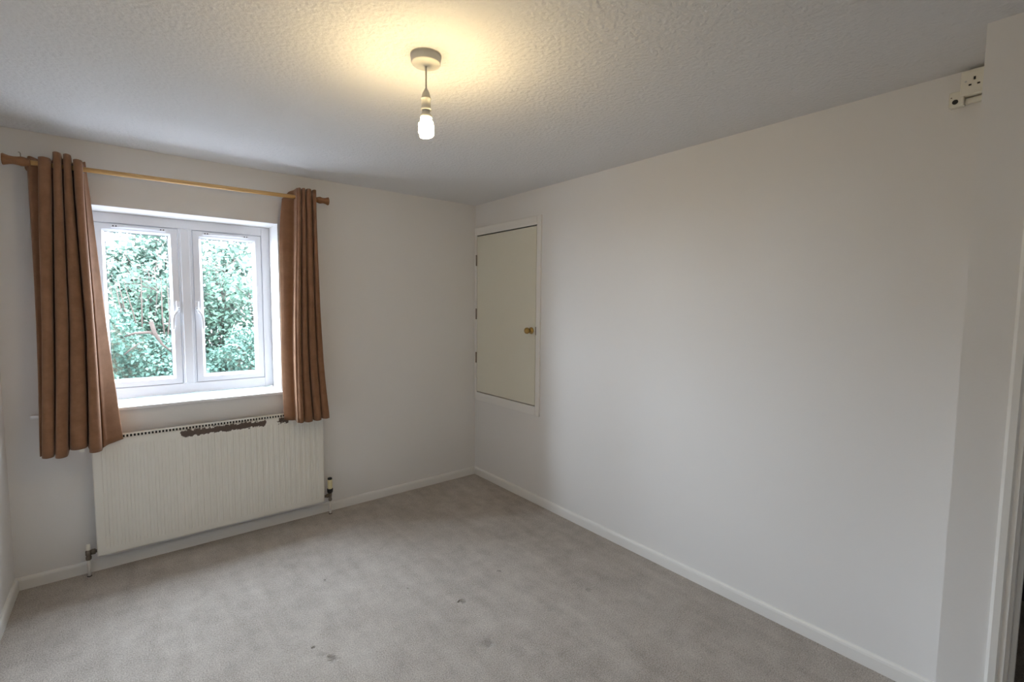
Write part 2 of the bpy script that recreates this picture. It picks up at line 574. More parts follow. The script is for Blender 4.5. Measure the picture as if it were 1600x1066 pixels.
def sash(x0, x1, hx, sgn):
    z0, z1 = WZ0 + .068, WZ1 - .063
    x0 += .003; x1 -= .003
    yf = FY + .003
    px0, px1, pz0, pz1 = x0 + .056, x1 - .056, z0 + .056, z1 - .052
    bm = nb()
    # mitred casement frame with a sloping glazing bead
    def ring(y, dx, dz):
        return [(x0 + dx, y, z0 + dz), (x1 - dx, y, z0 + dz), (x1 - dx, y, z1 - dz), (x0 + dx, y, z1 - dz)]
    rings = [ring(FB - .004, 0, 0), ring(yf + .003, 0, 0), ring(yf, .003, .003), ring(yf, .036, .034), ring(yf + .004, .039, .037), ring(yf + .016, .050, .048), ring(FB - .02, .050, .048)]
    vr = [[bm.verts.new(p) for p in rg] for rg in rings]
    for a, b in zip(vr, vr[1:]):
        for k in range(4):
            bm.faces.new((a[k], a[(k + 1) % 4], b[(k + 1) % 4], b[k]))
    s = part('sash', bm, M['upvc'], r)
    bm = nb(); box(bm, x0 + .046, x1 - .046, yf + .024, yf + .030, z0 + .044, z1 - .044)
    part('pane', bm, M['glass'], s)
    # grey gasket line round the glass
    bm = nb()
    g = .0035
    gx0, gx1, gz0, gz1 = x0 + .050, x1 - .050, z0 + .048, z1 - .048
    for a in ((gx0, gx0 + g, gz0, gz1), (gx1 - g, gx1, gz0, gz1), (gx0, gx1, gz0, gz0 + g), (gx0, gx1, gz1 - g, gz1)):
        box(bm, a[0], a[1], yf + .018, yf + .024, a[2], a[3])
    part('gasket', bm, M['rubber'], s)
    # trickle vent along the top rail
    bm = nb()
    c = (x0 + x1) / 2 + .01 * sgn
    zz = z1 - .016
    box(bm, c - .135, c + .135, yf - .018, yf, zz - .010, zz + .011, .004, 3)
    box(bm, c - .095, c + .095, yf - .026, yf - .017, zz - .005, zz + .004, .002)
    for dx in (-.122, -.108, .108, .122):
        lathe(bm, [(.0042, -.0195), (.0042, -.017)], 'Y', (c + dx, yf, zz), 12, 1)
    part('trickle_vent', bm, [M['upvc'], M['rubber']], s)
    # espagnolette handle with back plate and cranked lever
    bm = nb()
    hz = 1.487
    box(bm, hx - .012, hx + .012, yf - .010, yf, hz - .030, hz + .052, .005, 3)
    lathe(bm, [(.011, 0), (.011, -.022), (.009, -.026)], 'Y', (hx, yf - .008, hz), 20)
    d = -sgn
    pts = [(hx, yf - .030, hz), (hx + d * .010, yf - .034, hz - .016), (hx + d * .024, yf - .037, hz - .038), (hx + d * .029, yf - .038, hz - .070), (hx + d * .030, yf - .038, hz - .105), (hx + d * .031, yf - .037, hz - .130)]
    tube(bm, pts, [.009, .009, .0085, .008, .008, .0065], 12)
    lathe(bm, [(.0045, -.035), (.0045, -.0365)], 'Y', (hx, yf, hz), 12, 1)
    part('handle', bm, [M['upvc'], M['black']], s)
    return s
sash(WX0 + fw_, MX0, -2.160, 1)
sash(MX1, WX1 - fw_, -2.060, -1)
bm = nb()
box(bm, -2.84, -1.375, -.030, -.0005, WZ0 - .026, WZ0 - .006, .007, 3)
box(bm, WX0 + .001, WX1 - .001, -.020, FY + .03, WZ0 - .0215, WZ0 - .0055, .002)
part('window_sill', bm, M['sillpaint'], r)

# ---------------------------------------------------------------- cupboard hatch
r = thing('door_1', (0, -.43, HZ0), 'cream painted cupboard hatch with brass knob set in the wall', 'cupboard door', 'structure')
P_ = -.012
bm = nb(); box(bm, P_, .06, HY0 - .045, HY0, HZ0 - .072, HZ1 + .066, .003); part('frame_stile', bm, M['gloss'], r)
bm = nb(); box(bm, P_, .06, HY1, -.001, HZ0 - .072, HZ1 + .066, .003); part('frame_stile', bm, M['gloss'], r)
bm = nb(); box(bm, P_, .06, HY0, HY1, HZ1, HZ1 + .066, .002); part('frame_rail', bm, M['gloss'], r)
bm = nb(); box(bm, P_, .06, HY0, HY1, HZ0 - .072, HZ0, .002); part('frame_rail', bm, M['gloss'], r)
bm = nb(); box(bm, -.010, .010, HY0 + .005, HY1 - .005, HZ0 + .007, HZ1 - .009, .0015)
leaf = part('door_leaf', bm, M['cream'], r)
ky, kz = -.772, 1.340
bm = nb()
lathe(bm, [(.0255, -.010), (.0262, -.014), (.024, -.019), (.013, -.0215), (.011, -.030), (.013, -.038), (.0215, -.045), (.0245, -.055), (.0225, -.065), (.014, -.071), (.002, -.073)], 'X', (0, ky, kz), 32)
part('knob', bm, M['brass'], leaf, 'round aged brass knob')
bm = nb(); box(bm, P_ - .0015, -.008, HY0 - .005, HY0 + .0035, kz - .032, kz + .030, .0005)
part('latch_plate', bm, M['hingemetal'], leaf)
bm = nb(); box(bm, .055, .118, HY0 - .02, HY1 + .02, HZ0 - .02, HZ1 + .02); part('gap_shade_block', bm, M['dark'], r)  # near-black block painting shade behind the gaps round the leaf
for hz in (1.921, 1.454, 1.068):
    bm = nb()
    lathe(bm, [(.0055, -.047), (.0055, .047)], 'Z', (P_ - .003, HY1 - .001, hz), 14)
    box(bm, P_ - .002, P_ + .001, HY1 - .001, HY1 + .012, hz - .045, hz + .045)
    part('hinge', bm, M['hingemetal'], r)

# ---------------------------------------------------------------- pendant lamp
LX, LY = -1.570, -1.975
r = thing('pendant_light', (LX, LY, H), 'bare lit bulb hanging on a short flex from ceiling rose', 'lamp')
bm = nb()
lathe(bm, [(.0545, H), (.0545, H - .002)], 'Z', (LX, LY, 0), 48, 1)
lathe(bm, [(.0535, H - .002), (.0525, H - .010), (.0505, H - .026), (.0485, H - .030), (.012, H - .0315), (.007, H - .036), (.004, H - .037)], 'Z', (LX, LY, 0), 48)
part('ceiling_rose', bm, [M['plastic'], M['cable']], r)
bm = nb(); tube(bm, [(LX, LY, H - .035), (LX + .0005, LY, H - .09), (LX, LY, 2.284)], .0032, 10)
part('flex', bm, M['cable'], r)
bm = nb()
lathe(bm, [(.0042, 2.287), (.0070, 2.282), (.0115, 2.275), (.0145, 2.266), (.0155, 2.256), (.0176, 2.2555), (.0176, 2.2515), (.0160, 2.251), (.0166, 2.224), (.0182, 2.222), (.0182, 2.214), (.0160, 2.213)], 'Z', (LX, LY, 0), 32)
part('lamp_holder', bm, M['plastic'], r)
bm = nb()
lathe(bm, [(.0125, 2.216), (.0130, 2.206), (.0150, 2.203), (.0195, 2.199), (.0205, 2.190), (.0195, 2.187)], 'Z', (LX, LY, 0), 32)
bulb = part('bulb_base', bm, M['plastic'], r)
bm = nb()
pts = []
N = 110
for i in range(N + 1):
    t = i / N
    a = 2 * math.pi * 4.5 * t
    rad = .0140 + .0065 * min(1, max(0, t - .12) / .12) - .005 * max(0, (t - .85) / .15)
    pts.append((LX + rad * math.cos(a), LY + rad * math.sin(a), 2.182 - .056 * t))
tube(bm, pts, .0068, 10)
lathe(bm, [(.0135, 2.188), (.0150, 2.175), (.0165, 2.130), (.010, 2.120)], 'Z', (LX, LY, 0), 24)
part('bulb_spiral', bm, M['bulb'], r, 'glowing warm white spiral tube')

# ---------------------------------------------------------------- wall socket and aerial outlet near the ceiling
r = thing('wall_socket', (0, -3.186, 2.295), 'white single power socket high on the wall against the ceiling', 'socket')
bm = nb(); box(bm, -.026, -.0005, -3.229, -3.143, 2.300, 2.386, .004); part('back_box', bm, M['plastic'], r)
bm = nb(); box(bm, -.036, -.0275, -3.229, -3.143, 2.300, 2.386, .004, 3)
fp = part('face_plate', bm, M['plastic'], r)
bm = nb()
cy, cz = -3.180, 2.343
box(bm, -.0366, -.034, cy - .0028, cy + .0028, cz + .006, cz + .017)
box(bm, -.0366, -.034, cy - .015, cy - .0075, cz - .012, cz - .0065)
box(bm, -.0366, -.034, cy + .0075, cy + .015, cz - .012, cz - .0065)
part('pin_slot', bm, M['black'], fp)
bm = nb(); lathe(bm, [(.0032, -.0365), (.0032, -.034)], 'X', (0, -3.157, 2.348), 14); part('screw', bm, M['steel'], fp)

r = thing('aerial_outlet', (0, -3.135, 2.270), 'small white aerial outlet box just below the power socket', 'socket')
bm = nb(); box(bm, -.030, -.0005, -3.155, -3.113, 2.270, 2.3235, .004, 3); part('outlet_box', bm, M['plastic'], r)
bm = nb(); lathe(bm, [(.0085, -.0308), (.0085, -.028)], 'X', (0, -3.131, 2.287), 20); part('aerial_port', bm, M['black'], r)
bm = nb(); lathe(bm, [(.0022, -.0306), (.0022, -.029)], 'X', (0, -3.120, 2.304), 12); part('screw', bm, M['hingemetal'], r)
bm = nb(); lathe(bm, [(.0022, -.0306), (.0022, -.029)], 'X', (0, -3.148, 2.304), 12); part('screw', bm, M['hingemetal'], r)

bm = nb(); box(bm, -.016, -.0005, BY + .0005, -3.1555, 2.276, 2.294, .002)
solo('cable_trunking', bm, M['plastic'], 'short white cable trunking running from aerial outlet to the corner', 'trunking', off=(0, -3.20, 2.276))

# ---------------------------------------------------------------- radiator
RX0, RX1, RZ0, RZ1, RY = -2.603, -1.364, .108, .768, -.090
r = thing('radiator', ((RX0 + RX1) / 2, -.06, 0), 'cream fluted panel radiator with rusty peeled patches under window', 'radiator')
bm = nb()
pitch = .0335
nfl = int((RX1 - RX0 - .05) / pitch)
fx0 = (RX0 + RX1) / 2 - nfl * pitch / 2
xs = [RX0 + .001, RX0 + .006, RX0 + .012]
xs += [fx0 + pitch * (i + q) for i in range(nfl) for q in (0, .21, .28, .5, .72, .79)] + [fx0 + nfl * pitch]
xs += [RX1 - .012, RX1 - .006, RX1 - .001]
def gx(x):
    if x < fx0 or x > fx0 + nfl * pitch: return 0
    t = ((x - fx0) / pitch) % 1.0
    d = abs(t - .5)                      # groove in the middle of each pitch
    return min(1, max(0, (.29 - d) / .07))
zs = [RZ0 + .001, RZ0 + .006, RZ0 + .012, .142, .150, .158, .166] + [.17 + (.71 - .17) * i / 6 for i in range(1, 6)] + [.706, .714, .722, .730, RZ1 - .020, RZ1 - .010, RZ1 - .004]
def gz(z):
    return min(1, max(0, (z - .142) / .020)) * min(1, max(0, (.730 - z) / .020))
def edge(v, a, b):
    d = min(v - a, b - v)
    return .006 * (1 - min(1, d / .008)) ** 2
grid = []
for z in zs:
    grid.append([bm.verts.new((x, RY + .0034 * gx(x) * gz(z) + edge(x, RX0, RX1) + edge(z, RZ0, RZ1), z)) for x in xs])
for a, b in zip(grid, grid[1:]):
    for k in range(len(xs) - 1):
        bm.faces.new((a[k], a[k + 1], b[k + 1], b[k]))
part('front_panel', bm, M['radiator'], r)
bm = nb()
box(bm, RX0 + .002, RX1 - .002, RY + .007, -.040, RZ0 + .003, RZ1 - .014, .003)
part('water_panel', bm, M['radiator'], r)
# top grille: a raised strip behind the front panel pierced by a row of small square holes
bm = nb()
GZ0, GZ1 = RZ1 - .004, RZ1 + .0105
box(bm, RX0 + .004, RX1 - .004, RY + .010, -.040, RZ1 - .016, GZ0)
box(bm, RX0 + .004, RX1 - .004, RY + .010, -.040, GZ1, GZ1 + .003, .001)
box(bm, RX0 + .004, RX0 + .008, RY + .010, -.040, GZ0, GZ1)
box(bm, RX1 - .008, RX1 - .004, RY + .010, -.040, GZ0, GZ1)
part('top_grille', bm, M['radiator'], r)
bm = nb()
x = RX0 + .0165
while x < RX1 - .012:
    box(bm, x - .0036, x + .0036, RY + .010, RY + .014, GZ0, GZ1)
    x += .0165
part('grille_bars', bm, M['radiator'], r, kind='stuff')
bm = nb(); box(bm, RX0 + .008, RX1 - .008, RY + .016, -.042, GZ0, GZ1); part('grille_shade', bm, M['dark'], r)  # near-black filler, shade of the grille openings put into colour
for bx in (RX0 + .15, RX1 - .15):
    bm = nb(); box(bm, bx - .015, bx + .015, -.042, -.0005, .25, .70, .002); part('wall_bracket', bm, M['radiator'], r)

# thermostatic valve (right end)
VX, VY = -1.318, -.060
r = thing('radiator_valve', (VX, VY, 0), 'cream thermostatic valve with black collar at the right radiator end', 'valve')
bm = nb()
lathe(bm, [(.0155, .185), (.0165, .195), (.0165, .250), (.0160, .256)], 'Z', (VX, VY, 0), 28)
hd = part('valve_head', bm, M['creamplastic'], r)
bm = nb(); lathe(bm, [(.0158, .256), (.0158, .265), (.0125, .269)], 'Z', (VX, VY, 0), 28); part('cap', bm, M['black'], hd)
bm = nb()
prof = [(.0150, .154), (.0205, .166), (.0215, .182), (.0200, .188)]
lathe(bm, prof, 'Z', (VX, VY, 0), 12)
part('collar', bm, M['black'], r)
bm = nb()
lathe(bm, [(.0095, .096), (.0120, .100), (.0125, .112), (.0095, .116), (.0110, .128), (.0130, .140), (.0130, .156)], 'Z', (VX, VY, 0), 16)
lathe(bm, [(.0090, -.045), (.0090, -.026), (.0135, -.025), (.0135, -.010), (.0090, -.008), (.0090, 0)], 'X', (VX, VY, .137), 12)
part('valve_body', bm, M['valvemetal'], r)
bm = nb(); tube(bm, [(VX, VY, .0), (VX, VY, .05), (VX, VY, .100)], .0076, 16)
part('pipe', bm, M['pipe'], r)
bm = nb(); lathe(bm, [(.0105, .0), (.0105, .004)], 'Z', (VX, VY, 0), 18); part('pipe_collar', bm, M['dark'], r)

# lockshield valve (left end)
VX, VY = -2.640, -.060
r = thing('radiator_valve', (VX, VY, 0), 'dark lockshield valve with white cap at the left radiator end', 'valve')
bm = nb(); lathe(bm, [(.0095, .150), (.0100, .156), (.0090, .178), (.0070, .183)], 'Z', (VX, VY, 0), 20); part('cap', bm, M['plastic'], r)
bm = nb()
lathe(bm, [(.0085, .094), (.0125, .097), (.0130, .112), (.0100, .116), (.0130, .124), (.0130, .146), (.0090, .152)], 'Z', (VX, VY, 0), 14)
lathe(bm, [(.0090, 0), (.0090, .012), (.0150, .013), (.0150, .030), (.0090, .031), (.0090, .039)], 'X', (VX, VY, .136), 12)
part('valve_body', bm, M['valvemetal'], r)
bm = nb(); tube(bm, [(VX, VY, 0), (VX, VY, .05), (VX, VY, .098)], .0076, 16); part('pipe', bm, M['pipe'], r)
bm = nb(); lathe(bm, [(.0105, .0), (.0105, .004)], 'Z', (VX, VY, 0), 18); part('pipe_collar', bm, M['dark'], r)

# ---------------------------------------------------------------- curtain pole
PY = -.115
PA, PB = Vector((-2.79, PY, 2.2185)), Vector((-1.375, PY, 2.2345))
def pz(x): return PA.z + (PB.z - PA.z) * (x - PA.x) / (PB.x - PA.x)
r = thing('curtain_pole', (-2.08, PY, 2.226), 'pine curtain pole with flared finials above the window', 'curtain pole')
bm = nb(); tube(bm, [PA, (PA + PB) / 2, PB], .0125, 20); part('rod', bm, M['pine'], r)
def finial(x, s):
    bm = nb()
    pr = [(.0125, 0.03), (.0185, .020), (.0225, .006), (.0235, -.004), (.0205, -.016), (.0190, -.030), (.0205, -.045), (.0255, -.060), (.0280, -.066), (.0270, -.070), (.010, -.068)]
    k = 1.0 if s < 0 else .82
    lathe(bm, [(a * (1 if s < 0 else .98), -s * b * k) for a, b in pr], 'X', (x, PY, pz(x)), 28)
    part('finial', bm, M['darkpine'], r, 'flared turned wooden end')
finial(-2.795, -1)
finial(-1.367, 1)
for bx in (-2.778, -1.400):
    bm = nb()
    lathe(bm, [(.022, -.0005), (.022, -.008), (.010, -.014), (.009, -.074)], 'Y', (bx, 0, pz(bx) - .006), 20)
    lathe(bm, [(.0175, -.010), (.0190, -.009), (.0190, .009), (.0175, .010)], 'X', (bx, PY, pz(bx)), 24)
    br = part('bracket', bm, M['darkpine'], r)
bm = nb(); tube(bm, [(-2.800, PY, 2.236), (-2.800, PY, 2.256), (-2.803, PY, 2.262), (-2.808, PY, 2.261)], .0016, 8)
part('screw_hook', bm, M['valvemetal'], r)

# ---------------------------------------------------------------- curtains
def catmull(P, n):
    P = np.array(P, float)
    Q = np.vstack([2 * P[0] - P[1], P, 2 * P[-1] - P[-2]])
    out = []
    for i in range(len(P) - 1):
        p0, p1, p2, p3 = Q[i], Q[i + 1], Q[i + 2], Q[i + 3]
        for k in range(n):
            t = k / n
            out.append(.5 * ((2 * p1) + (p2 - p0) * t + (2 * p0 - 5 * p1 + 4 * p2 - p3) * t * t + (3 * p1 - p0 - 3 * p2 + p3) * t ** 3))
    out.append(P[-1])
    return np.array(out)

def curtain(name, label, ctrl, knots, wob, hems, dx):
    """ctrl: list of stations [x at each knot height], [y at each knot height], ztop, zbot"""
    r = thing(name, (ctrl[len(ctrl) // 2][0][-1], -.09, .72), label, 'curtain', group='pair of tan curtains')
    rows = 46
    ts = np.linspace(0, 1, rows)
    zt = catmull([[c[2], c[3]] for c in ctrl], 6)
    layers = []
    for t in ts:
        znom = 2.285 + (.715 - 2.285) * t
        P = []
        for c in ctrl:
            # smooth interpolation over the knot heights
            kx = np.interp(znom, knots, c[0]); ky = np.interp(znom, knots, c[1])
            P.append((kx, ky))
        layers.append(catmull(P, 6))
    n = len(layers[0])
    # soften the kinks at the knots
    L = np.array(layers)
    for _ in range(6):
        L[1:-1] = .25 * L[:-2] + .5 * L[1:-1] + .25 * L[2:]
    verts = []
    for i, t in enumerate(ts):
        for j in range(n):
            x, y = L[i, j]
            z = zt[j, 0] + (zt[j, 1] - zt[j, 0]) * t
            s = j / (n - 1)
            y += wob * math.sin(9 * t + 21 * s) * math.sin(3.1 * t + 5 * s) * (.3 + t)
            x += wob * .5 * math.sin(6 * t + 13 * s) * t
            y -= .025 + .036 * min(1, max(0, (1.15 - z) / .38)) ** 1.5
            verts.append((x + dx, y, z - .005 + .018 * t))
    ox, oy, oz = r.location
    verts = [(a - ox, b - oy, c - oz) for a, b, c in verts]
    faces = [(i * n + j, i * n + j + 1, (i + 1) * n + j + 1, (i + 1) * n + j) for i in range(rows - 1) for j in range(n - 1)]
    me = bpy.data.meshes.new('drape')
    me.from_pydata(verts, [], faces)
    for p in me.polygons: p.use_smooth = True
    me.materials.append(M['curtain'])
    o = bpy.data.objects.new('drape', me); C.objects.link(o); o.parent = r
    md = o.modifiers.new('thickness', 'SOLIDIFY'); md.thickness = .0028; md.offset = 0
    for (ex, sx) in hems:
        bm = nb()
        R1, R2, ns, nq = .0190, .0036, 24, 8
        ring = []
        for a in range(ns):
            A = 2 * math.pi * a / ns
            rr = []
            for q in range(nq):
                B = 2 * math.pi * q / nq
                rad = R1 + R2 * math.cos(B)
                rr.append(bm.verts.new((ex + sx * rad * math.cos(A) + R2 * math.sin(B), PY + rad * math.cos(A) * .95, pz(ex) + rad * math.sin(A))))
            ring.append(rr)
        for a in range(ns):
            for q in range(nq):
                f = bm.faces.new((ring[a][q], ring[(a + 1) % ns][q], ring[(a + 1) % ns][(q + 1) % nq], ring[a][(q + 1) % nq])); f.smooth = True
        part('eyelet', bm, M['valvemetal'], r)
    return r

KN = [.72, 1.40, 2.05, 2.285]          # heights, ascending for interp
YF, YB = -.134, -.050
def ridge(l, rr, zt, zb, yf=YF, yb=YB, last=False):
    """stations of one forward fold. l / rr = left / right x at knots (bottom, mid, top, very top)"""
    l = np.array(l, float); rr = np.array(rr, float); w = rr - l
    y = lambda v: [v] * 4
    ym = (yf + yb) / 2
    return [
        (l + .004, y(ym + .01), zt - .004, zb + .002),
        (l + .10 * w, y(yf + .010), zt, zb),
        (l + .45 * w, y(yf - .004), zt + .002, zb - .002),
        (l + .88 * w, y(yf + .008), zt, zb),
        (rr - .003, y(ym + .01), zt - .004, zb + .002)]
def valley(x, zt, zb, yb=YB):
    return [(np.array(x, float), [yb] * 4, zt, zb)]

Lc = []
Lc += [(np.array([-2.801, -2.788, -2.786, -2.786]), [-.052] * 4, 2.240, .722)]
Lc += [(np.array([-2.799, -2.783, -2.777, -2.774]), [-.085] * 4, 2.256, .721)]
Lc += ridge([-2.794, -2.766, -2.752, -2.742], [-2.743, -2.720, -2.697, -2.690], 2.250, .720)
Lc += valley([-2.745, -2.722, -2.698, -2.690], 2.262, .722)
Lc += ridge([-2.742, -2.717, -2.692, -2.686], [-2.690, -2.663, -2.656, -2.652], 2.284, .711)
Lc += valley([-2.692, -2.666, -2.658, -2.654], 2.272, .722)
Lc += ridge([-2.688, -2.661, -2.654, -2.648], [-2.615, -2.600, -2.615, -2.616], 2.284, .742, yf=-.124)
Lc += valley([-2.618, -2.602, -2.616, -2.618], 2.262, .735)
Lc += ridge([-2.612, -2.596, -2.610, -2.612], [-2.552, -2.560, -2.572, -2.572], 2.262, .716)
Lc += [(np.array([-2.548, -2.559, -2.571, -2.574]), [-.098, -.096, -.084, -.07], 2.266, .728)]
Lc += [(np.array([-2.530, -2.549, -2.567, -2.572]), [-.086, -.084, -.072, -.06], 2.270, .738)]
Lc += [(np.array([-2.500, -2.533, -2.560, -2.569]), [-.068, -.064, -.058, -.052], 2.274, .744)]
Lc += [(np.array([-2.468, -2.516, -2.551, -2.566]), [-.046, -.044, -.046, -.046], 2.276, .750)]
curt1 = curtain('curtain', 'tan gathered curtain at the left side of the window', Lc, KN, .003,
        [(-2.694, .2), (-2.655, .2), (-2.614, .2), (-2.573, .2)], .003)
bm = nb(); box(bm, -2.645, -2.625, -.1735, -.1720, .735, .761)
part('care_tag', bm, M['plastic'], curt1, 'small pale tag below the hem')

Rc = []
Rc += [(np.array([-1.612, -1.608, -1.606, -1.585]), [-.042, -.040, -.044, -.050], 2.222, .738)]
Rc += [(np.array([-1.594, -1.589, -1.583, -1.565]), [-.060, -.058, -.058, -.056], 2.245, .734)]
Rc += [(np.array([-1.572, -1.566, -1.552, -1.543]), [-.074, -.070, -.066, -.060], 2.272, .732)]
Rc += [(np.array([-1.551, -1.542, -1.520, -1.514]), [-.080, -.076, -.068, -.062], 2.286, .730)]
Rc += [(np.array([-1.5505, -1.5405, -1.5165, -1.5105]), [-.100] * 4, 2.289, .724)]
Rc += [(np.array([-1.5490, -1.5390, -1.5150, -1.5090]), [-.124] * 4, 2.290, .722)]
Rc += ridge([-1.548, -1.538, -1.514, -1.508], [-1.506, -1.500, -1.486, -1.483], 2.290, .722)[1:]
Rc += valley([-1.508, -1.500, -1.486, -1.482], 2.270, .728)
Rc += ridge([-1.505, -1.499, -1.484, -1.480], [-1.447, -1.459, -1.457, -1.456], 2.292, .720)
Rc += valley([-1.449, -1.460, -1.457, -1.455], 2.274, .726)
Rc += ridge([-1.446, -1.458, -1.455, -1.453], [-1.390, -1.409, -1.414, -1.416], 2.293, .722)
Rc += valley([-1.392, -1.410, -1.414, -1.415], 2.274, .728)
Rc += ridge([-1.389, -1.408, -1.412, -1.413], [-1.334, -1.371, -1.387, -1.386], 2.292, .728)
Rc += [(np.array([-1.332, -1.368, -1.385, -1.384]), [-.055] * 4, 2.285, .732)]
curtain('curtain', 'tan gathered curtain at the right side of the window', Rc, KN, .003,
        [(-1.516, .2), (-1.484, .2), (-1.456, .2), (-1.414, .2)], -.012)

# ---------------------------------------------------------------- outside: unseen bounce ground, ivy hedge, shrubs and trees
bm = nb(); box(bm, -25, 25, .34, 30, -.45, -.25)
solo('ground', bm, M['bounce_ground'], 'unseen ground below the window, made neutral grey to bounce daylight', 'ground', 'structure')

def leaves_mesh(name, cen, size, droop, mat):
    """cen (n,3), size (n,) -> one mesh of bent four-triangle leaves"""
    n = len(cen)
    a = rng.uniform(0, 2 * math.pi, n)
    tilt = rng.normal(-droop, .45, n)
    d = np.stack([np.cos(a) * np.cos(tilt), np.sin(a) * np.cos(tilt), np.sin(tilt)], 1)      # tip direction
    hup = np.stack([rng.normal(0, .35, n), rng.normal(-.25, .35, n), np.ones(n)], 1)
    s = np.cross(d, hup); s /= np.linalg.norm(s, axis=1)[:, None] + 1e-9
    nn = np.cross(s, d)
    L = size[:, None]; w = L * .36
    base = cen
    v0 = base
    v1 = base + d * L * .45 + s * w + nn * L * .10
    v2 = base + d * L * .50 - nn * L * .02
    v3 = base + d * L * .45 - s * w + nn * L * .10
    v4 = base + d * L - nn * L * .12
    V = np.stack([v0, v1, v2, v3, v4], 1).reshape(-1, 3)
    idx = np.arange(n)[:, None] * 5
    F = np.concatenate([idx + [0, 1, 2], idx + [1, 4, 2], idx + [0, 2, 3], idx + [2, 4, 3]], 1).reshape(-1, 3)
    me = bpy.data.meshes.new(name)
    me.vertices.add(len(V)); me.vertices.foreach_set('co', V.ravel())
    me.loops.add(F.size); me.loops.foreach_set('vertex_index', F.ravel().astype(np.int32))
    me.polygons.add(len(F)); me.polygons.foreach_set('loop_start', np.arange(len(F), dtype=np.int32) * 3)
    me.update(); me.validate()
    me.materials.append(mat)
    return me

def foliage(root, cen, size, droop, mat):
    o0 = np.array(root.location)
    me = leaves_mesh('foliage', cen - o0, size, droop, mat)
    o = bpy.data.objects.new('foliage', me); C.objects.link(o); o.parent = root
    o['kind'] = 'stuff'
    return o

# ivy hedge: dense face with lumps
r = thing('ivy_hedge', (-2.0, 3.9, -.25), 'dense ivy hedge filling the lower part of the window view', 'hedge')
n = 38000
x = rng.uniform(-6.5, 3.5, n)
top = 1.22 + .22 * np.sin(x * 1.7 + .6) + .12 * np.sin(x * 4.3) + .1 * np.sin(x * 9.1)
u = rng.uniform(0, 1, n)
z = -.2 + (top + .2) * u ** .75
lump = .16 * np.sin(x * 5.3 + z * 3.1) * np.sin(z * 6.1 + x * 1.3) + .07 * np.sin(x * 13 + z * 11)
y = 3.55 + .35 * u ** 2 + lump + rng.exponential(.10, n)
foliage(r, np.stack([x, y, z], 1), rng.uniform(.040, .070, n), .45, M['ivy'])
bm = nb(); 
for k in range(14):
    bx = -6.2 + k * .72 + random.uniform(-.2, .2)
    tube(bm, [(bx, 4.15, -.25), (bx + .05, 4.1, .4), (bx - .08, 4.05, 1.0)], [.03, .022, .012], 7)
part('stems', bm, M['bark'], r, kind='stuff')
# dark sheet added inside the hedge to stop light leaking at the ground
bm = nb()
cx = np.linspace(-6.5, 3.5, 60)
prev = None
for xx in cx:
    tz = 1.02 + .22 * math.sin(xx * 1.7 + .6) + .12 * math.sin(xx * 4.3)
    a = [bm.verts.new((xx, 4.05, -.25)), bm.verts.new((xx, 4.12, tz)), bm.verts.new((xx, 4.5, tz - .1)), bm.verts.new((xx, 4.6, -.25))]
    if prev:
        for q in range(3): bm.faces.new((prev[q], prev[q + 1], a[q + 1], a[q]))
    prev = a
part('light_block_core', bm, pmat('hedge_core', (0.03, 0.035, 0.022), 1.0, bump=(30, 1.0, .05)), r)

def shrub(name, label, bx, by, h, spread, nst, nleaf, lsize, mat, z_low, fade, seed, group):
    rs = np.random.default_rng(seed)
    r = thing(name, (bx, by, -.25), label, 'tree' if name == 'tree' else 'shrub', group=group)
    tips = []
    for k in range(nst):
        ang = rs.uniform(0, 2 * math.pi)
        lean = rs.uniform(.15, 1) * spread
        p = np.array([bx + rs.normal(0, .06), by + rs.normal(0, .06), -.25])
        end = np.array([bx + math.cos(ang) * lean, by + math.sin(ang) * lean * .55, h * rs.uniform(.7, 1.0)])
        pts = []
        for i in range(8):
            t = i / 7
            q = p + (end - p) * np.array([t ** 1.3, t ** 1.3, t]) + rs.normal(0, .035, 3) * (t > 0)
            pts.append(q)
        r0 = rs.uniform(.014, .026) * (1.6 if name == 'tree' else 1)
        bm = nb(); tube(bm, pts, [r0 * (1 - .75 * i / 7) for i in range(8)], 7)
        st = part('stem', bm, M['bark'], r)
        bm = nb()
        for i in range(2, 8):
            for _ in range(3):
                b0 = pts[i - 1] + (pts[i] - pts[i - 1]) * rs.uniform()
                dd = rs.normal(0, 1, 3); dd[2] = abs(dd[2]) * .8 + .1; dd[1] *= .7
                dd = dd / np.linalg.norm(dd) * rs.uniform(.25, .6)
                e1 = b0 + dd * .5 + rs.normal(0, .03, 3); e2 = b0 + dd + rs.normal(0, .05, 3)
                tube(bm, [b0, e1, e2], [.007, .005, .002], 5)
                tips += [e1, e2, (e1 + e2) / 2, b0]
        part('twigs', bm, M['bark'], st, kind='stuff')
    tips = np.array(tips)
    keep = tips[:, 2] > z_low
    tips = tips[keep] if keep.sum() > 20 else tips
    # fewer leaves towards the top of the crown
    pr = np.clip(1.15 - fade * (tips[:, 2] - z_low) / (h - z_low), .06, 1)
    pr /= pr.sum()
    ids = rs.choice(len(tips), nleaf, p=pr)
    cen = tips[ids] + rs.normal(0, .105, (nleaf, 3))
    foliage(r, cen, rs.uniform(lsize * .7, lsize * 1.25, nleaf), .3, mat)
    return r

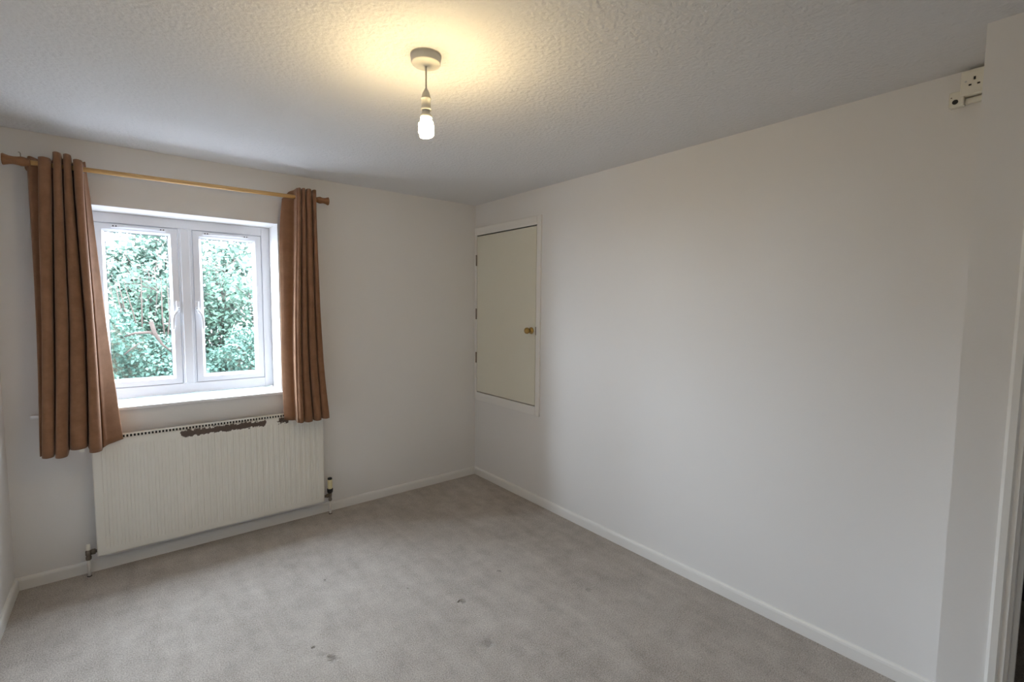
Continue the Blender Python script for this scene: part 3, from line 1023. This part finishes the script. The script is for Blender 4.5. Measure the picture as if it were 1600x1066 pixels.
SH = 'leafy shrubs behind the ivy hedge'
shrubs = [(-5.4, 5.2, 2.2), (-4.1, 5.1, 2.1), (-3.05, 5.2, 2.3), (-2.25, 5.05, 2.1), (-1.45, 5.2, 2.2), (-.65, 5.05, 2.25), (.4, 5.2, 2.2), (1.7, 5.2, 2.1)]
lab = ['bushy green shrub far to the left beyond the hedge', 'bushy green shrub hidden left of the window view', 'pale leaved shrub with bare upright stems left of the window view',
       'bright leafy shrub with bare stems behind the left pane', 'dense bright shrub rising behind the right pane', 'dense green shrub at the right side of the right pane', 'bushy green shrub hidden right of the window view', 'bushy green shrub far to the right beyond the hedge']
for k, ((bx, by, h), lb) in enumerate(zip(shrubs, lab)):
    shrub('shrub', lb, bx, by, h, .55, 6, 3600, .072, M['shrub'], .7, .75, 100 + k, SH)
TR = 'trees rising behind the shrubs'
trees = [(-5.8, 7.4, 3.2), (-3.6, 7.2, 3.1), (-2.3, 7.6, 3.3), (-1.0, 7.2, 3.1), (.6, 7.5, 3.2), (2.6, 7.6, 3.2)]
labt = ['thin leafy tree far left behind the shrubs', 'thin leafy tree left of the window view behind the shrubs', 'light green tree with sky gaps behind the left pane', 'light green tree with sky gaps behind the right pane', 'thin leafy tree right of the window view behind the shrubs', 'thin leafy tree far right behind the shrubs']
for k, ((bx, by, h), lb) in enumerate(zip(trees, labt)):
    shrub('tree', lb, bx, by, h, 1.0, 7, 4200, .115, M['tree'], 1.2, .55, 300 + k, TR)

# bare stems and a broken limb in front of the shrubs
r = thing('bare_sapling', (-2.42, 4.3, -.25), 'clump of thin bare brown stems behind the left pane', 'sapling')
for P in ([(-2.50, 4.35, -.25), (-2.483, 4.3, .85), (-2.52, 4.28, 1.3), (-2.573, 4.3, 1.75)],
          [(-2.47, 4.32, -.25), (-2.48, 4.27, .95), (-2.47, 4.25, 1.35), (-2.524, 4.3, 1.80)],
          [(-2.40, 4.38, -.25), (-2.37, 4.3, .95), (-2.42, 4.27, 1.3), (-2.50, 4.3, 1.85)],
          [(-2.33, 4.36, -.25), (-2.30, 4.28, 1.05), (-2.36, 4.27, 1.4), (-2.43, 4.3, 1.75)],
          [(-2.26, 4.36, -.25), (-2.28, 4.28, 1.0), (-2.27, 4.27, 1.4), (-2.26, 4.3, 1.85)],
          [(-2.02, 4.38, -.25), (-2.03, 4.28, .9), (-2.06, 4.25, 1.35), (-2.052, 4.3, 1.85)],
          [(-2.01, 4.34, -.25), (-2.02, 4.25, 1.0), (-1.98, 4.24, 1.35), (-1.99, 4.3, 1.75)]):
    bm = nb(); tube(bm, P, [.013, .010, .008, .004], 7)
    part('stem', bm, M['palebark'], r)
r = thing('broken_branch', (-2.2, 3.75, .85), 'broken pale branch lying across the ivy behind the left pane', 'branch')
bm = nb(); tube(bm, [(-2.50, 3.80, 1.10), (-2.36, 3.70, 1.16), (-2.22, 3.66, 1.17), (-2.14, 3.68, 1.12)], [.008, .013, .018, .015], 9); part('limb', bm, M['palebark'], r)
bm = nb(); tube(bm, [(-2.20, 3.66, 1.30), (-2.17, 3.64, 1.16), (-2.10, 3.64, 1.02), (-1.99, 3.74, .90)], [.024, .023, .014, .007], 9); part('stump', bm, M['palebark'], r)
bm = nb(); tube(bm, [(-2.46, 3.62, .92), (-2.38, 3.56, 1.00), (-2.31, 3.56, 1.06)], [.009, .008, .006], 8); part('twig', bm, M['palebark'], r)

# ---------------------------------------------------------------- daylight sampling portal in the window opening
pl = bpy.data.lights.new('window_portal', 'AREA')
pl.shape = 'RECTANGLE'; pl.size = WX1 - WX0; pl.size_y = WZ1 - WZ0
pl.cycles.is_portal = True
po = bpy.data.objects.new('window_portal', pl)
C.objects.link(po)
po.location = ((WX0 + WX1) / 2, .325, (WZ0 + WZ1) / 2)
po.rotation_euler = (math.radians(-90), 0, 0)
